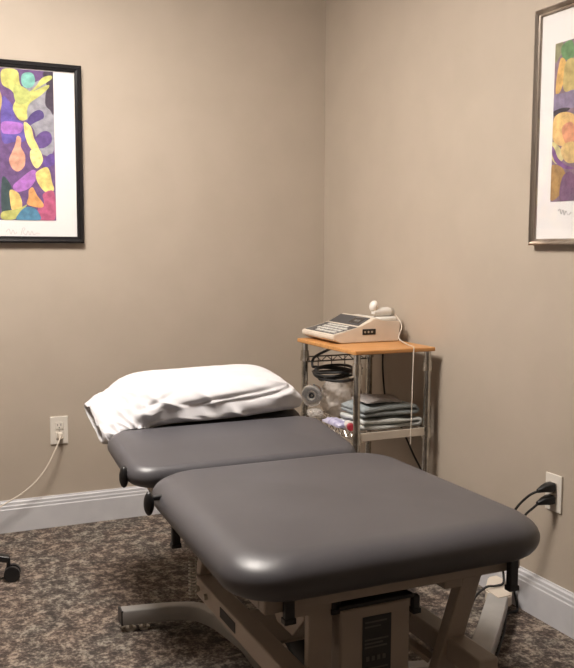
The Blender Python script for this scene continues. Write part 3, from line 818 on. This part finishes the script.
# these stand on the shelf, left of the towels; the shelf carries them
tag(link('plastic_bag', crumple((1.596, 3.0, .572), (.070, .075, .072), 3, .15, 5, .5035), M['film'], None, True, angle=0), 'clear crumpled plastic bag on the cart shelf behind the towels', 'bag')
# silver tape roll standing on its rim
RT = thing('tape_roll', 'shiny silver tape roll with a dark core beside the plastic bag', 'roll', (1.464, 2.985, .546))
c = Vector((1.464, 2.985, .590)); ax = Vector((-.62, -.75, .10)).normalized(); q = ax.to_track_quat('Z', 'Y').to_matrix()
def lathe(prof, n=36):
    bm = new(); rings = []
    for r, h in prof: rings.append([bm.verts.new(c+q @ Vector((r*math.cos(2*PI*k/n), r*math.sin(2*PI*k/n), h))) for k in range(n)])
    for i in range(len(rings)):
        A, B = rings[i], rings[(i+1) % len(rings)]
        for k in range(n): bm.faces.new((A[k], A[(k+1) % n], B[(k+1) % n], B[k]))
    return bm
link('roll_body', lathe([(.012, -.012), (.012, .010), (.020, .013), (.040, .009), (.044, .004), (.044, -.010), (.040, -.013)]), M['silver'], RT, True)
link('roll_core', lathe([(.004, -.011), (.004, .011), (.010, .012), (.0118, .009), (.0118, -.011)]), M['black'], RT, True)
tag(link('plastic_bag', crumple((1.472, 2.975, .521), (.024, .040, .018), 9, .18, 5, .5035), M['film'], None, True, angle=0), 'small clear wrapper under the silver tape roll', 'bag')
bm = new(); r = bmesh.ops.create_grid(bm, x_segments=20, y_segments=16, size=1)
for v in bm.verts:
    a, b = v.co.x, v.co.y; th = .011*(1-a**4)*(1-b**4)
    v.co = Vector((1.492+a*.026, 2.835+b*.068, .512+th+.004*noise.noise(Vector((a*3, b*4, 1)))))
ext = bmesh.ops.extrude_face_region(bm, geom=bm.faces[:])
for v in [g for g in ext['geom'] if isinstance(g, bmesh.types.BMVert)]: v.co.z = .5035+ (v.co.z-.512)*.1
tag(link('foil_packet', bm, M['lavender'], None, True), 'lavender printed plastic packet on the near left edge of the cart shelf', 'packet')
BT = thing('lotion_bottle', 'small bottle with a red cap lying on the cart shelf beside the front post', 'bottle', (1.495, 2.72, .504))
bm = new()
a, b = Vector((1.5, 2.762, .518)), Vector((1.487, 2.722, .518))
cyl(bm, a, b, .0145, 20); bmesh.ops.bevel(bm, geom=[e for e in bm.edges if len(e.link_faces) == 2 and e.calc_face_angle() > 1], offset=.004, segments=3, affect='EDGES')
link('bottle_body', bm, M['white'], BT, True)
bm = new(); cyl(bm, (1.4865, 2.720, .518), (1.478, 2.696, .518), .0135, 20); bmesh.ops.bevel(bm, geom=[e for e in bm.edges if e.calc_face_angle() > 1], offset=.003, segments=3, affect='EDGES')
link('bottle_cap', bm, M['red'], BT, True)

# ----------------------------------------------------------- rolling stool
ST = thing('rolling_stool', 'black rolling stool at the left edge beside the back wall, only a caster showing', 'stool', (.105, 3.12, 0))
def spart(name, fn, m, smooth=True, parent=ST):
    bm = new(); fn(bm); return link(name, bm, M[m], parent, smooth)
def seat(bm):
    n = 40; pr = [(.0, .505), (.12, .505), (.155, .50), (.17, .485), (.172, .465), (.165, .445), (.0, .44)]; rings = []
    for r, z in pr: rings.append([bm.verts.new((.105+max(r, .0005)*math.cos(2*PI*k/n), 3.12+max(r, .0005)*math.sin(2*PI*k/n), z)) for k in range(n)])
    for i in range(len(rings)-1):
        for k in range(n): bm.faces.new((rings[i][k], rings[i][(k+1) % n], rings[i+1][(k+1) % n], rings[i+1][k]))
    bm.faces.new(rings[0]); bm.faces.new(rings[-1])
spart('seat', seat, 'vinyl')
spart('column', lambda bm: (cyl(bm, (.105, 3.12, .09), (.105, 3.12, .25), .025, 20), cyl(bm, (.105, 3.12, .25), (.105, 3.12, .442), .014, 20)), 'black')
for k in range(5):
    a = math.radians(-12+72*k); ca, sa = math.cos(a), math.sin(a); ex, ey = .105+.235*ca, 3.12+.235*sa
    spart('leg', lambda bm: sweep(bm, [Vector((.105+.02*ca, 3.12+.02*sa, .105)), Vector((.105+.13*ca, 3.12+.13*sa, .10)), Vector((ex, ey, .078))], rrect(.032, .022, .005)), 'black', False)
    def cst(bm):
        for s in (-1, 1):
            o = Vector((-sa, ca, 0))*s
            p = Vector((ex+.012*ca, ey+.012*sa, .027)); cyl(bm, p+o*.006, p+o*.022, .027, 24)
        cyl(bm, (ex, ey, .03), (ex, ey, .08), .007, 12)
    spart('caster', cst, 'black', False)

# -------------------------------------------------------------- light, view
w = bpy.data.worlds.new('world'); scene.world = w; w.use_nodes = True
w.node_tree.nodes['Background'].inputs['Color'].default_value = (0.5, 0.45, 0.4, 1)
w.node_tree.nodes['Background'].inputs['Strength'].default_value = 0.1
vs = scene.view_settings
vs.view_transform = 'Standard'; vs.look = 'None'; vs.gamma = 1; vs.use_curve_mapping = False; vs.exposure = 1.93
